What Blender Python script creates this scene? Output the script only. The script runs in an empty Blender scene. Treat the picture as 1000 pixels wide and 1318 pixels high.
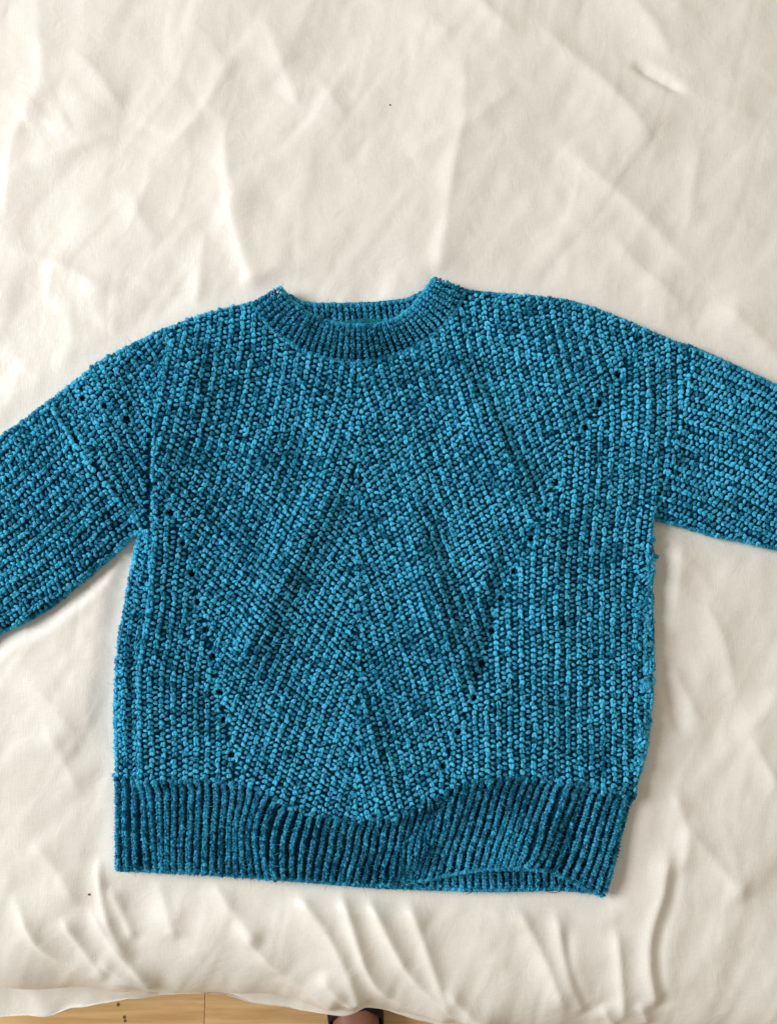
import bpy, math, random
import numpy as np
random.seed(7)
rng = np.random.default_rng(7)
R = math.radians

# ------------------------------------------------------------------ camera, world, light, exposure
HB = 0.56                 # height of the bed top above the floor (m)
CAMH = 0.88               # camera above the bed top
TILT = 6.0                # degrees the phone leans towards the head of the bed
TX = 0.498
TY = TX * 1024 / 776
sc = bpy.context.scene
cam_d = bpy.data.cameras.new('camera'); cam = bpy.data.objects.new('camera', cam_d)
sc.collection.objects.link(cam); sc.camera = cam
cam.location = (0, 0, HB + CAMH); cam.rotation_euler = (R(TILT), 0, 0)
cam_d.sensor_fit = 'HORIZONTAL'; cam_d.angle = 2 * math.atan(TX)
cam_d.clip_start = 0.01; cam_d.clip_end = 50

w = bpy.data.worlds.new('World'); sc.world = w; w.use_nodes = True
bg = w.node_tree.nodes['Background']
bg.inputs[0].default_value = (1.0, 0.87, 0.71, 1); bg.inputs[1].default_value = 0.385

def area(name, loc, target, sx, sy, power, col):
    d = bpy.data.lights.new(name, 'AREA'); d.shape = 'RECTANGLE'; d.size = sx; d.size_y = sy
    d.energy = power; d.color = col
    o = bpy.data.objects.new(name, d); sc.collection.objects.link(o); o.location = loc
    from mathutils import Vector
    o.rotation_euler = (Vector(target) - Vector(loc)).to_track_quat('-Z', 'Y').to_euler()
    return o
area('window_light', (-3.9, 0.85, HB + 2.6), (0.15, 0, HB), 2.2, 2.2, 270, (0.90, 0.95, 1.0))
sc.view_settings.view_transform = 'Standard'; sc.view_settings.look = 'None'
sc.view_settings.exposure = 0.06; sc.view_settings.gamma = 1.0

# ------------------------------------------------------------------ layout helpers (plan of the bed top, units of U metres)
U = 0.000876
ct, st = math.cos(R(TILT)), math.sin(R(TILT))
def plan(x, y, z=HB):
    """plan coordinates (x right, y towards the foot end) -> metres, on the level z"""
    x = np.asarray(x, float); y = np.asarray(y, float)
    dx = (x - 500) / 500 * TX; dy = -(y - 659) / 659 * TY; dz = -np.ones_like(dx)
    wy = dy * ct - dz * st; wz = dy * st + dz * ct
    t = (z - (HB + CAMH)) / wz
    return dx * t, wy * t
def image_of(X, Y, Z):
    Zr = Z - (HB + CAMH)
    yc = Y * ct + Zr * st; zc = -Y * st + Zr * ct
    return 500 + X / -zc / TX * 500, 659 - yc / -zc / TY * 659
def to_world(P):
    X, Y = plan(P[:, 0], P[:, 1], HB + 0.010)
    return np.stack([X, Y, HB + P[:, 2] * U], 1)

def smooth(t): t = np.clip(t, 0, 1); return t * t * (3 - 2 * t)
def hash2(ix, iy, seed):
    n = (ix.astype(np.int64) * 374761393 + iy.astype(np.int64) * 668265263 + seed * 974711) & 0x7fffffff
    n = ((n ^ (n >> 13)) * 1274126177) & 0x7fffffff
    n = n ^ (n >> 16)
    return (n & 0xffff) / 65535.0
def noise(x, y, scale, seed=0):
    x = np.asarray(x, float) / scale; y = np.asarray(y, float) / scale
    ix = np.floor(x).astype(np.int64); iy = np.floor(y).astype(np.int64)
    fx = x - ix; fy = y - iy
    fx = fx**3 * (fx * (fx * 6 - 15) + 10); fy = fy**3 * (fy * (fy * 6 - 15) + 10)
    a = hash2(ix, iy, seed); b = hash2(ix + 1, iy, seed); c = hash2(ix, iy + 1, seed); d = hash2(ix + 1, iy + 1, seed)
    return (a + (b - a) * fx) * (1 - fy) + (c + (d - c) * fx) * fy - 0.5      # -0.5 .. 0.5

def resample(pts, n=60, closed=False, sm=2):
    p = np.array(pts, float)
    if closed: p = np.vstack([p, p[:1]])
    s = np.concatenate([[0], np.cumsum(np.hypot(*np.diff(p, axis=0).T))])
    t = np.linspace(0, s[-1], n)
    q = np.stack([np.interp(t, s, p[:, 0]), np.interp(t, s, p[:, 1])], 1)
    for _ in range(sm):
        q[1:-1] = 0.25 * q[:-2] + 0.5 * q[1:-1] + 0.25 * q[2:]
    return q
def seg_dist(x, y, poly):
    """unsigned distance, signed side and arc position of points to an open polyline"""
    best = np.full(x.shape, 1e9); side = np.zeros(x.shape); arc = np.zeros(x.shape)
    L = np.hypot(*np.diff(poly, axis=0).T); tot = L.sum(); acc = 0
    for (a, b, l) in zip(poly[:-1], poly[1:], L):
        d = b - a
        t = np.clip(((x - a[0]) * d[0] + (y - a[1]) * d[1]) / max(l * l, 1e-9), 0, 1)
        ex = x - (a[0] + t * d[0]); ey = y - (a[1] + t * d[1])
        dd = np.hypot(ex, ey); m = dd < best
        best = np.where(m, dd, best)
        side = np.where(m, np.sign(d[0] * ey - d[1] * ex), side)
        arc = np.where(m, (acc + t * l) / tot, arc)
        acc += l
    return best, side, arc
def inside(x, y, poly):
    c = np.zeros(x.shape, bool)
    for i in range(len(poly)):
        x0, y0 = poly[i - 1]; x1, y1 = poly[i]
        if y0 == y1: continue
        m = ((y0 > y) != (y1 > y)) & (x < (x1 - x0) * (y - y0) / (y1 - y0) + x0)
        c ^= m
    return c
def ridge(x, y, pts, amp, wl, wr, taper=0.18, taper_end=None, tail=False):
    """fold running along pts: wl / wr = width on its left / right hand side"""
    out = np.zeros(x.shape); p = resample(pts, max(6, len(pts) * 4), sm=3)
    r = (5 if tail else 3) * max(wl, wr)
    m = (x > p[:, 0].min() - r) & (x < p[:, 0].max() + r) & (y > p[:, 1].min() - r) & (y < p[:, 1].max() + r)
    if not m.any(): return out
    d, s, a = seg_dist(x[m], y[m], p)
    wd = np.where(s > 0, wl, wr)
    te = taper if taper_end is None else taper_end
    f = smooth(a / max(taper, 1e-6) * 0.9 + 0.1) * smooth((1 - a) / max(te, 1e-6) * 0.9 + 0.1)
    out[m] = amp * (np.exp(-(d / wd) ** 2) if not tail else np.exp(-(np.sqrt((d / wd) ** 2 + 0.03) - 0.1732) * 1.35)) * f
    return out

# ------------------------------------------------------------------ mesh helpers
C = sc.collection
def link(name, me, parent=None):
    o = bpy.data.objects.new(name, me); C.objects.link(o)
    if parent is not None: o.parent = parent
    return o
def mesh_np(name, V, F, mat, parent=None, tone=None, shade=True):
    V = np.asarray(V, np.float32); F = np.asarray(F, np.int32)
    me = bpy.data.meshes.new(name); k = F.shape[1]
    me.vertices.add(len(V)); me.vertices.foreach_set('co', V.ravel())
    me.loops.add(F.size); me.loops.foreach_set('vertex_index', F.ravel())
    me.polygons.add(len(F)); me.polygons.foreach_set('loop_start', np.arange(0, F.size, k, dtype=np.int32))
    me.polygons.foreach_set('use_smooth', np.full(len(F), shade, bool))
    if tone is not None:
        at = me.attributes.new('tone', 'FLOAT', 'POINT'); at.data.foreach_set('value', np.asarray(tone, np.float32))
    me.update(calc_edges=True); me.materials.append(mat)
    return link(name, me, parent)
def empty(name, loc, label, cat, group=None):
    o = bpy.data.objects.new(name, None); C.objects.link(o); o.location = loc
    tag(o, label, cat, group); return o
def tag(o, label, cat, group=None):
    o['label'] = label; o['category'] = cat
    if group: o['group'] = group

# ------------------------------------------------------------------ materials
def new_mat(name):
    m = bpy.data.materials.new(name); m.use_nodes = True; nt = m.node_tree
    return m, nt, nt.nodes['Principled BSDF']
def nnode(nt, kind, **kw):
    n = nt.nodes.new(kind)
    for k, v in kw.items(): setattr(n, k, v)
    return n
def yarn_mat(name, dark, light, sheen=0.35, hair=False):
    m, nt, b = new_mat(name); L = nt.links.new
    at = nnode(nt, 'ShaderNodeAttribute', attribute_name='tone')
    tc = nnode(nt, 'ShaderNodeTexCoord')
    no = nnode(nt, 'ShaderNodeTexNoise'); no.inputs['Scale'].default_value = 700; no.inputs['Detail'].default_value = 4; no.inputs['Roughness'].default_value = 0.7
    L(tc.outputs['Object'], no.inputs['Vector'])
    ad = nnode(nt, 'ShaderNodeMath', operation='MULTIPLY_ADD'); ad.inputs[1].default_value = 3.2; ad.inputs[2].default_value = -1.6
    L(no.outputs['Fac'], ad.inputs[0])
    su = nnode(nt, 'ShaderNodeMath', operation='ADD', use_clamp=True); L(ad.outputs[0], su.inputs[0]); L(at.outputs['Fac'], su.inputs[1])
    mx = nnode(nt, 'ShaderNodeMix', data_type='RGBA'); mx.inputs['A'].default_value = (*dark, 1); mx.inputs['B'].default_value = (*light, 1)
    L(su.outputs[0], mx.inputs['Factor']); L(mx.outputs['Result'], b.inputs['Base Color'])
    b.inputs['Roughness'].default_value = 0.62
    b.inputs['Specular IOR Level'].default_value = 0.02
    b.inputs['Sheen Weight'].default_value = sheen; b.inputs['Sheen Roughness'].default_value = 0.35
    b.inputs['Sheen Tint'].default_value = (0.25, 0.8, 1.0, 1)
    if not hair:
        bp = nnode(nt, 'ShaderNodeBump'); bp.inputs['Strength'].default_value = 0.9; bp.inputs['Distance'].default_value = 0.0016
        L(no.outputs['Fac'], bp.inputs['Height']); L(bp.outputs['Normal'], b.inputs['Normal'])
    return m
M_yarn = yarn_mat('chenille_yarn', (0.002, 0.125, 0.240), (0.085, 0.620, 0.940), 0.35)
M_rib = yarn_mat('chenille_rib_yarn', (0.001, 0.055, 0.125), (0.055, 0.480, 0.760), 0.35)
M_gap_shade = yarn_mat('gap_shade_yarn', (0.0008, 0.034, 0.064), (0.002, 0.065, 0.112), 0.0)  # backing of the same dye, darkened: shade between the loops put into its colour
M_fuzz = yarn_mat('yarn_fuzz', (0.015, 0.20, 0.31), (0.10, 0.50, 0.66), 0.2, True)
M_tape = yarn_mat('neck_tape_yarn', (0.006, 0.12, 0.15), (0.012, 0.20, 0.23), 0.2)

def cotton_mat():
    m, nt, b = new_mat('cotton_sateen'); L = nt.links.new
    tc = nnode(nt, 'ShaderNodeTexCoord')
    n1 = nnode(nt, 'ShaderNodeTexNoise'); n1.inputs['Scale'].default_value = 5; n1.inputs['Detail'].default_value = 4
    L(tc.outputs['Object'], n1.inputs['Vector'])
    mx = nnode(nt, 'ShaderNodeMix', data_type='RGBA')
    mx.inputs['A'].default_value = (0.80, 0.75, 0.665, 1); mx.inputs['B'].default_value = (0.83, 0.79, 0.72, 1)
    L(n1.outputs['Fac'], mx.inputs['Factor'])
    b.inputs['Roughness'].default_value = 0.42; b.inputs['Specular IOR Level'].default_value = 0.38
    b.inputs['Sheen Weight'].default_value = 0.12; b.inputs['Sheen Roughness'].default_value = 0.4
    # fine weave: two stretched noises
    def weave(sx, sy):
        mp = nnode(nt, 'ShaderNodeMapping'); mp.inputs['Scale'].default_value = (sx, sy, 300)
        L(tc.outputs['Object'], mp.inputs['Vector'])
        n = nnode(nt, 'ShaderNodeTexNoise'); n.inputs['Scale'].default_value = 1; n.inputs['Detail'].default_value = 2
        L(mp.outputs['Vector'], n.inputs['Vector']); return n
    wa, wb = weave(900, 90), weave(90, 900)
    ad = nnode(nt, 'ShaderNodeMath', operation='ADD'); L(wa.outputs['Fac'], ad.inputs[0]); L(wb.outputs['Fac'], ad.inputs[1])
    mr = nnode(nt, 'ShaderNodeMapRange'); mr.inputs['From Min'].default_value = 0.7; mr.inputs['From Max'].default_value = 1.3; mr.inputs['To Min'].default_value = 0.965; mr.inputs['To Max'].default_value = 1.03
    L(ad.outputs[0], mr.inputs['Value'])
    hs = nnode(nt, 'ShaderNodeHueSaturation'); L(mx.outputs['Result'], hs.inputs['Color']); L(mr.outputs[0], hs.inputs['Value']); L(hs.outputs['Color'], b.inputs['Base Color'])
    bp = nnode(nt, 'ShaderNodeBump'); bp.inputs['Strength'].default_value = 0.22; bp.inputs['Distance'].default_value = 0.0006
    L(ad.outputs[0], bp.inputs['Height'])
    n2 = nnode(nt, 'ShaderNodeTexNoise'); n2.inputs['Scale'].default_value = 38; n2.inputs['Detail'].default_value = 3
    n2.inputs['Distortion'].default_value = 0.8
    L(tc.outputs['Object'], n2.inputs['Vector'])
    b2 = nnode(nt, 'ShaderNodeBump'); b2.inputs['Strength'].default_value = 0.2; b2.inputs['Distance'].default_value = 0.004
    L(n2.outputs['Fac'], b2.inputs['Height']); L(bp.outputs['Normal'], b2.inputs['Normal'])
    L(b2.outputs['Normal'], b.inputs['Normal'])
    return m
M_cotton = cotton_mat()

def plain(name, col, rough=0.6, var=0.0, scale=30, spec=0.4, bump=0.0):
    m, nt, b = new_mat(name); L = nt.links.new
    tc = nnode(nt, 'ShaderNodeTexCoord'); no = nnode(nt, 'ShaderNodeTexNoise')
    no.inputs['Scale'].default_value = scale; no.inputs['Detail'].default_value = 4
    L(tc.outputs['Object'], no.inputs['Vector'])
    mx = nnode(nt, 'ShaderNodeMix', data_type='RGBA')
    mx.inputs['A'].default_value = (*[c * (1 - var) for c in col], 1); mx.inputs['B'].default_value = (*[min(1, c * (1 + var)) for c in col], 1)
    L(no.outputs['Fac'], mx.inputs['Factor']); L(mx.outputs['Result'], b.inputs['Base Color'])
    b.inputs['Roughness'].default_value = rough; b.inputs['Specular IOR Level'].default_value = spec
    if bump:
        bp = nnode(nt, 'ShaderNodeBump'); bp.inputs['Strength'].default_value = bump; bp.inputs['Distance'].default_value = 0.002
        L(no.outputs['Fac'], bp.inputs['Height']); L(bp.outputs['Normal'], b.inputs['Normal'])
    return m
M_mattress = plain('mattress_ticking', (0.72, 0.70, 0.66), 0.8, 0.05)
M_base = plain('bed_base_fabric', (0.35, 0.33, 0.30), 0.9, 0.1, 200)
M_skin = plain('skin', (0.34, 0.15, 0.095), 0.5, 0.12, 60, 0.4, 0.05); 
M_shoe = plain('black_shoe', (0.006, 0.006, 0.007), 0.6, 0.3, 300, 0.3, 0.2)
M_lint = plain('lint', (0.20, 0.09, 0.08), 0.9, 0.2)

def oak_mat():
    m, nt, b = new_mat('oak_board'); L = nt.links.new
    tc = nnode(nt, 'ShaderNodeTexCoord'); oi = nnode(nt, 'ShaderNodeObjectInfo')
    mp = nnode(nt, 'ShaderNodeMapping'); mp.inputs['Scale'].default_value = (2.2, 34, 10)
    ad = nnode(nt, 'ShaderNodeVectorMath', operation='ADD')
    sc_ = nnode(nt, 'ShaderNodeVectorMath', operation='SCALE'); sc_.inputs[0].default_value = (7.3, 3.1, 5.7)
    L(oi.outputs['Random'], sc_.inputs['Scale']); L(tc.outputs['Object'], ad.inputs[0]); L(sc_.outputs[0], ad.inputs[1])
    L(ad.outputs[0], mp.inputs['Vector'])
    n1 = nnode(nt, 'ShaderNodeTexNoise'); n1.inputs['Scale'].default_value = 2.0; n1.inputs['Detail'].default_value = 7; n1.inputs['Roughness'].default_value = 0.6; n1.inputs['Distortion'].default_value = 0.6
    L(mp.outputs['Vector'], n1.inputs['Vector'])
    cr = nnode(nt, 'ShaderNodeValToRGB')
    e = cr.color_ramp.elements; e[0].position = 0.30; e[0].color = (0.54, 0.32, 0.12, 1); e[1].position = 0.66; e[1].color = (0.80, 0.55, 0.27, 1)
    L(n1.outputs['Fac'], cr.inputs['Fac'])
    hv = nnode(nt, 'ShaderNodeHueSaturation'); L(cr.outputs['Color'], hv.inputs['Color'])
    mr = nnode(nt, 'ShaderNodeMapRange'); mr.inputs['To Min'].default_value = 0.88; mr.inputs['To Max'].default_value = 1.1
    L(oi.outputs['Random'], mr.inputs['Value']); L(mr.outputs[0], hv.inputs['Value'])
    L(hv.outputs['Color'], b.inputs['Base Color'])
    b.inputs['Roughness'].default_value = 0.38
    bp = nnode(nt, 'ShaderNodeBump'); bp.inputs['Strength'].default_value = 0.12; bp.inputs['Distance'].default_value = 0.002
    L(n1.outputs['Fac'], bp.inputs['Height']); L(bp.outputs['Normal'], b.inputs['Normal'])
    return m
M_oak = oak_mat(); M_knot = plain('wood_knot', (0.20, 0.10, 0.045), 0.6, 0.3, 400)
M_sub = plain('floor_joint', (0.12, 0.07, 0.03), 0.9)

# ------------------------------------------------------------------ floor of oak boards
def box(name, x0, x1, y0, y1, z0, z1, mat, parent=None, bev=0.0):
    import bmesh
    bm = bmesh.new(); bmesh.ops.create_cube(bm, size=1)
    for v in bm.verts:
        v.co.x = (x0 + x1) / 2 + v.co.x * (x1 - x0); v.co.y = (y0 + y1) / 2 + v.co.y * (y1 - y0); v.co.z = (z0 + z1) / 2 + v.co.z * (z1 - z0)
    if bev: bmesh.ops.bevel(bm, geom=bm.edges[:], offset=bev, segments=2, affect='EDGES', profile=0.5)
    me = bpy.data.meshes.new(name); bm.to_mesh(me); bm.free(); me.materials.append(mat)
    return link(name, me, parent)
floor = box('floor', -3, 3, -3.2, 2.6, -0.06, -0.016, M_sub); floor['kind'] = 'structure'
jx, jy = plan(263, 1312, 0.0); jx = float(jx); jy = float(jy)
bw = 0.19; y_first = jy + 0.075
for r in range(-5, 9):
    yt = y_first - r * bw; yb = yt - bw + 0.0008
    if r == 0: cuts = [-2.9, jx - 1.75, jx, jx + 1.9, 2.9]
    else:
        o = ((r * 0.73) % 1.0) * 1.7; cuts = [-2.9] + [-2.9 + o + k * 1.9 for k in range(4) if -2.6 < -2.9 + o + k * 1.9 < 2.6] + [2.9]
    for a, b_ in zip(cuts[:-1], cuts[1:]):
        box('plank', a + 0.0004, b_ - 0.0004, yb, yt, -0.0159, 0.0, M_oak, floor, 0.0008)
for (kx, ky, kr) in ((163, 1279, 0.0042), (152, 1293, 0.0026), (160, 1309, 0.0026), (161, 1314, 0.0022)):
    X, Y = plan(kx, ky, 0.0)
    a = np.linspace(0, 2 * np.pi, 15)[:-1]
    rr = kr * (0.8 + 0.4 * rng.random(14))
    V = np.stack([X + rr * 1.0 * np.cos(a), Y + rr * 1.3 * np.sin(a), np.full(14, 0.0006)], 1); V = np.vstack([V, [[X, Y, 0.0009]]])
    F = [[i, (i + 1) % 14, 14] for i in range(14)]
    mesh_np('wood_knot', V, F, M_knot, floor)

# ------------------------------------------------------------------ outline of the sweater in plan
L_TOP = [(335, 384), (300, 393), (270, 400), (240, 410), (200, 426), (165, 443), (130, 462), (95, 489), (60, 516), (0, 560), (-130, 662), (-300, 800)]
L_BOT = [(-170, 945), (-60, 862), (0, 815), (30, 802), (60, 785), (95, 757), (130, 727), (160, 700), (178, 684)]
L_SIDE = [(172, 702), (165, 742), (158, 782), (152, 818), (148, 860), (145, 910), (146, 960), (149, 1000), (150, 1050), (149, 1090), (149, 1119)]
HEM_F = [(149, 1119), (200, 1121), (260, 1123), (330, 1128), (400, 1133), (460, 1137), (500, 1137), (545, 1132), (590, 1122), (635, 1114), (675, 1110), (705, 1114), (735, 1131), (760, 1145), (776, 1151)]
HEM_B = [(150, 1122), (260, 1126), (400, 1137), (480, 1144), (560, 1147), (640, 1149), (720, 1147), (776, 1152)]
R_SIDE = [(776, 1151), (786, 1135), (792, 1110), (797, 1080), (806, 1045), (818, 1015), (828, 990), (834, 962), (838, 930), (841, 890), (843, 850), (842, 800), (840, 760), (841, 715), (841, 668)]
R_BOT = [(880, 678), (920, 690), (960, 698), (1000, 707), (1100, 735), (1280, 795)]
R_TOP = [(1330, 640), (1150, 560), (1000, 493), (950, 470), (920, 456), (895, 445), (875, 440), (850, 430), (810, 412), (770, 396), (735, 385), (690, 379), (640, 376), (605, 372)]
NB_IN = [(361, 374), (372, 389), (397, 408), (419, 418), (444, 422), (480, 423), (507, 417), (530, 401), (548, 380), (559, 362)]
NB_OUT = [(325, 390), (334, 408), (354, 430), (390, 454), (426, 465), (462, 468), (498, 462), (534, 448), (566, 426), (588, 401), (600, 373)]
SIL = np.array(L_TOP + L_BOT + L_SIDE + HEM_B[1:] + R_SIDE[1:] + R_BOT + R_TOP + [(575, 362)] + NB_IN[::-1], float)
SIL_BACK = np.array(L_TOP + L_BOT + L_SIDE + HEM_B[1:] + R_SIDE[1:] + R_BOT + R_TOP + [(575, 364), (545, 374), (523, 384), (480, 389), (408, 390), (386, 387), (368, 376)], float)
HEM_T = [(140, 1000), (200, 1004), (280, 1003), (320, 1008), (345, 1018), (375, 1036), (405, 1048), (440, 1053), (480, 1052), (515, 1047), (545, 1036), (572, 1018), (600, 1006), (650, 1001), (700, 1000), (745, 1006), (785, 1018), (815, 1024), (840, 1020)]
hemT = resample(HEM_T, 140); hemF = resample(HEM_F, 140); hemB = resample(HEM_B, 140)
def hem_top(x): return np.interp(x, hemT[:, 0], hemT[:, 1])
def hem_front(x): return np.interp(x, hemF[:, 0], hemF[:, 1])
def hem_back(x): return np.interp(x, hemB[:, 0], hemB[:, 1])
RIDGE = [(228, 424), (214, 474), (207, 535), (205, 600), (205, 650), (203, 700), (200, 760), (193, 810), (182, 870), (181, 940), (184, 1000)]
rid = resample(RIDGE, 60)
def ridge_x(y): return np.interp(y, rid[:, 1], rid[:, 0])
EYE_L = [(110, 514), (138, 525), (163, 541), (207, 628), (225, 663), (240, 700), (250, 738), (258, 775), (268, 810), (275, 845), (285, 890), (289, 926), (300, 970)]
EYE_R = [(793, 484), (770, 520), (752, 552), (713, 622), (700, 657), (680, 694), (661, 735), (645, 770), (632, 812), (620, 855), (609, 897), (589, 940), (570, 985)]
def eye_lx(y):
    p = np.array([(90, 380)] + EYE_L + [(310, 1010), (330, 1060)], float); return np.interp(y, p[:, 1], p[:, 0])
def eye_rx(y):
    p = np.array([(850, 380), (820, 440)] + EYE_R + [(556, 1030), (545, 1070)], float); return np.interp(y, p[:, 1], p[:, 0])
SEAM_L = resample([(56, 512), (85, 548), (115, 590), (147, 632), (165, 658), (190, 690)], 40)
SEAM_R = resample([(893, 440), (886, 480), (878, 520), (869, 560), (860, 600), (850, 635), (838, 668)], 40)
def seam_lx(y): return np.interp(y, SEAM_L[:, 1], SEAM_L[:, 0])
def seam_rx(y): return np.interp(y, SEAM_R[:, 1], SEAM_R[:, 0])

# ------------------------------------------------------------------ relief of the sweater (heights in plan units above the bed)
GX0, GY0, GS = -320, 290, 2.0
gx = np.arange(GX0, 1350, GS); gy = np.arange(GY0, 1262, GS)
XX, YY = np.meshgrid(gx, gy)
INS = inside(XX, YY, SIL)
dS = np.full(XX.shape, 1e9)
for a, b_ in zip(SIL, np.roll(SIL, -1, axis=0)):
    if a[0] < -299 and b_[0] < -100: continue
    d, _, _ = seg_dist(XX, YY, np.array([a, b_])); dS = np.minimum(dS, d)
dSg = np.where(INS, dS, -dS)
def sample(G, x, y):
    fx = np.clip((np.asarray(x) - GX0) / GS, 0, len(gx) - 1.001); fy = np.clip((np.asarray(y) - GY0) / GS, 0, len(gy) - 1.001)
    ix = fx.astype(int); iy = fy.astype(int); tx = fx - ix; ty = fy - iy
    return (G[iy, ix] * (1 - tx) + G[iy, ix + 1] * tx) * (1 - ty) + (G[iy + 1, ix] * (1 - tx) + G[iy + 1, ix + 1] * tx) * ty
def build_relief():
    x, y = XX, YY
    dd = np.clip(dSg, 0, None)
    t = np.clip(dd / 15, 0, 1)
    H = 4 + 12 * np.sqrt(1 - (1 - t) ** 2) + 4 * smooth(dd / 90)
    soft = smooth(dd / 40)
    H += soft * (7 * noise(x, y, 95, 3) + 4.5 * noise(x + 40, y, 48, 4) + 2.2 * noise(x, y, 24, 5))
    # the fold where the front overlaps sleeve and side on the left
    rx = ridge_x(y); d = x - rx
    k = smooth((y - 425) / 70) * (1 - 0.45 * smooth((y - 720) / 120)) * (1 - smooth((y - 985) / 40))
    H += k * np.where(d > 0, 20 * np.exp(-d / 65), 20 * smooth((d + 4) / 4) - smooth(-d / 4) * (22 * np.exp(d / np.where(y < 690, 36, 14)) - 7 * (y < 690) * np.exp(-((d + 75) / 34) ** 2)))
    # folds along the knit
    H += 1.5 * ridge(x, y, [(452, 560), (425, 620), (390, 690), (352, 760), (320, 830), (294, 900)], 11, 22, 24, .3)
    H += 1.5 * ridge(x, y, [(560, 440), (598, 510), (632, 570), (668, 622), (676, 680)], 10, 22, 18, .3)
    H += 1.5 * ridge(x, y, [(520, 620), (542, 720), (565, 800), (592, 880)], 11, 24, 20, .3)
    H += 1.5 * ridge(x, y, [(450, 880), (472, 935), (490, 980), (498, 1030)], 6, 18, 14, .3)
    H += 1.5 * ridge(x, y, [(690, 420), (712, 480), (728, 540)], 5, 20, 18)
    H += 1.5 * ridge(x, y, [(815, 430), (826, 520), (838, 600), (836, 690), (832, 800)], 4, 16, 9)
    H += 1.5 * ridge(x, y, [(700, 640), (706, 760), (700, 880)], 5, 26, 26)
    H += 1.5 * ridge(x, y, [(240, 430), (252, 500), (250, 570)], 5, 22, 22)
    H -= 1.5 * ridge(x, y, [(655, 690), (628, 820), (604, 900)], 8, 16, 20)
    H -= 1.5 * ridge(x, y, [(300, 560), (285, 640), (270, 720)], 4, 30, 30)
    H += 1.5 * ridge(x, y, [(157, 790), (160, 880), (158, 960)], 2.5, 8, 8)
    H += 8 * noise(x, y, 17, 19) * np.exp(-((x - 822) / 16) ** 2) * smooth((y - 690) / 40) * smooth((985 - y) / 30)
    # sleeve folds
    H += ridge(x, y, [(870, 530), (920, 556), (965, 585), (1040, 625)], 6, 12, 14)
    H -= ridge(x, y, [(868, 590), (900, 602), (945, 628)], 7, 18, 16)
    H += ridge(x, y, [(855, 618), (890, 640), (930, 662), (1000, 690)], 5, 9, 10)
    H -= ridge(x, y, [(838, 650), (855, 662)], 5, 8, 8, 0.3)
    H += ridge(x, y, [(50, 690), (90, 640), (120, 600)], 5, 13, 13)
    H -= ridge(x, y, [(120, 640), (150, 668), (178, 684)], 5, 10, 12)
    H += ridge(x, y, [(20, 600), (80, 560), (100, 540)], 3, 12, 12)
    H += ridge(x, y, [(-20, 780), (60, 720), (125, 672), (150, 655)], 4, 14, 12)
    H += ridge(x, y, SEAM_L[::8], 3.5, 5, 6, 0.05); H += ridge(x, y, SEAM_R[::8], 3.5, 6, 5, 0.05)
    # the body bags a little over the hem rib
    ht = hem_top(x); e = y - ht; inb = (x > 140) & (x < 845)
    H += inb * np.where(e < 0, 5.5 * np.exp(-(e / 26) ** 2), 5.5 * np.exp(-(e / 5) ** 2) - 3.0 * smooth(e / 8) * np.exp(-(e / 40) ** 2))
    # hem folds
    H += ridge(x, y, [(602, 1000), (588, 1038), (562, 1070), (532, 1094), (508, 1110), (492, 1134)], 9, 8, 13, 0.12, 0.05)
    H -= ridge(x, y, [(575, 1030), (545, 1062), (512, 1090)], 5, 12, 9)
    H += ridge(x, y, [(742, 975), (722, 1025), (695, 1066), (668, 1104)], 9, 9, 13, 0.2, 0.08)
    H += ridge(x, y, [(372, 1010), (345, 1045), (342, 1080), (362, 1126)], 7, 12, 16, 0.15, 0.05)
    H += ridge(x, y, [(196, 1004), (206, 1050), (212, 1120)], 4, 9, 12, 0.05, 0.05)
    H += ridge(x, y, [(440, 1050), (446, 1132)], 4, 20, 20)
    H += 15 * np.exp(-((x - 690) / 62) ** 2) * smooth((y - 1035) / 80) * (x > 500)
    # neckband stands proud of the body
    dn, sd, _ = seg_dist(x, y, resample(NB_IN, 60)); do, so, _ = seg_dist(x, y, resample(NB_OUT, 60))
    H += ((y < 475) & (x > 315) & (x < 610)) * (9 * np.exp(-(dn / 24) ** 2) - 3 * np.exp(-(do / 5) ** 2))
    # eyelet dimples
    for (ex, ey) in EYE_L + EYE_R: H -= 3.5 * np.exp(-(((x - ex) ** 2 + (y - ey) ** 2) / 30))
    H = np.maximum(H, 4.5 + 6 * smooth(dd / 14))
    return np.where(dSg > -6, H, 4)
H = build_relief()
Hy, Hx = np.gradient(H, GS)

# ------------------------------------------------------------------ stitches
def ico(sub):
    import bmesh
    bm = bmesh.new(); bmesh.ops.create_icosphere(bm, subdivisions=sub, radius=1)
    V = np.array([v.co[:] for v in bm.verts]); F = np.array([[v.index for v in f.verts] for f in bm.faces]); bm.free()
    return V, F
IV, IF = ico(2)
VARIANTS = []
for k in range(14):
    r = np.random.default_rng(100 + k)
    dirs = r.normal(size=(5, 3)); dirs /= np.linalg.norm(dirs, axis=1)[:, None]
    s = 1 + sum(a * np.maximum(0, IV @ d) ** 3 for a, d in zip(r.uniform(-0.42, 0.46, 5), dirs)) + r.normal(0, 0.085, len(IV))
    VARIANTS.append(np.sign(IV) * np.abs(IV) ** 0.86 * s[:, None])
class Beads:
    """collects yarn loops: place (x, y, lift), direction of the wale, half sizes, tone"""
    def __init__(s): s.rows = []
    def add(s, x, y, tx, ty, a, c, e, lift, tone):
        s.rows.append(np.stack(np.broadcast_arrays(*[np.asarray(v, float) for v in (x, y, tx, ty, a, c, e, lift, tone)]), 1).reshape(-1, 9))
    def arr(s): return np.vstack(s.rows)
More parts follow.
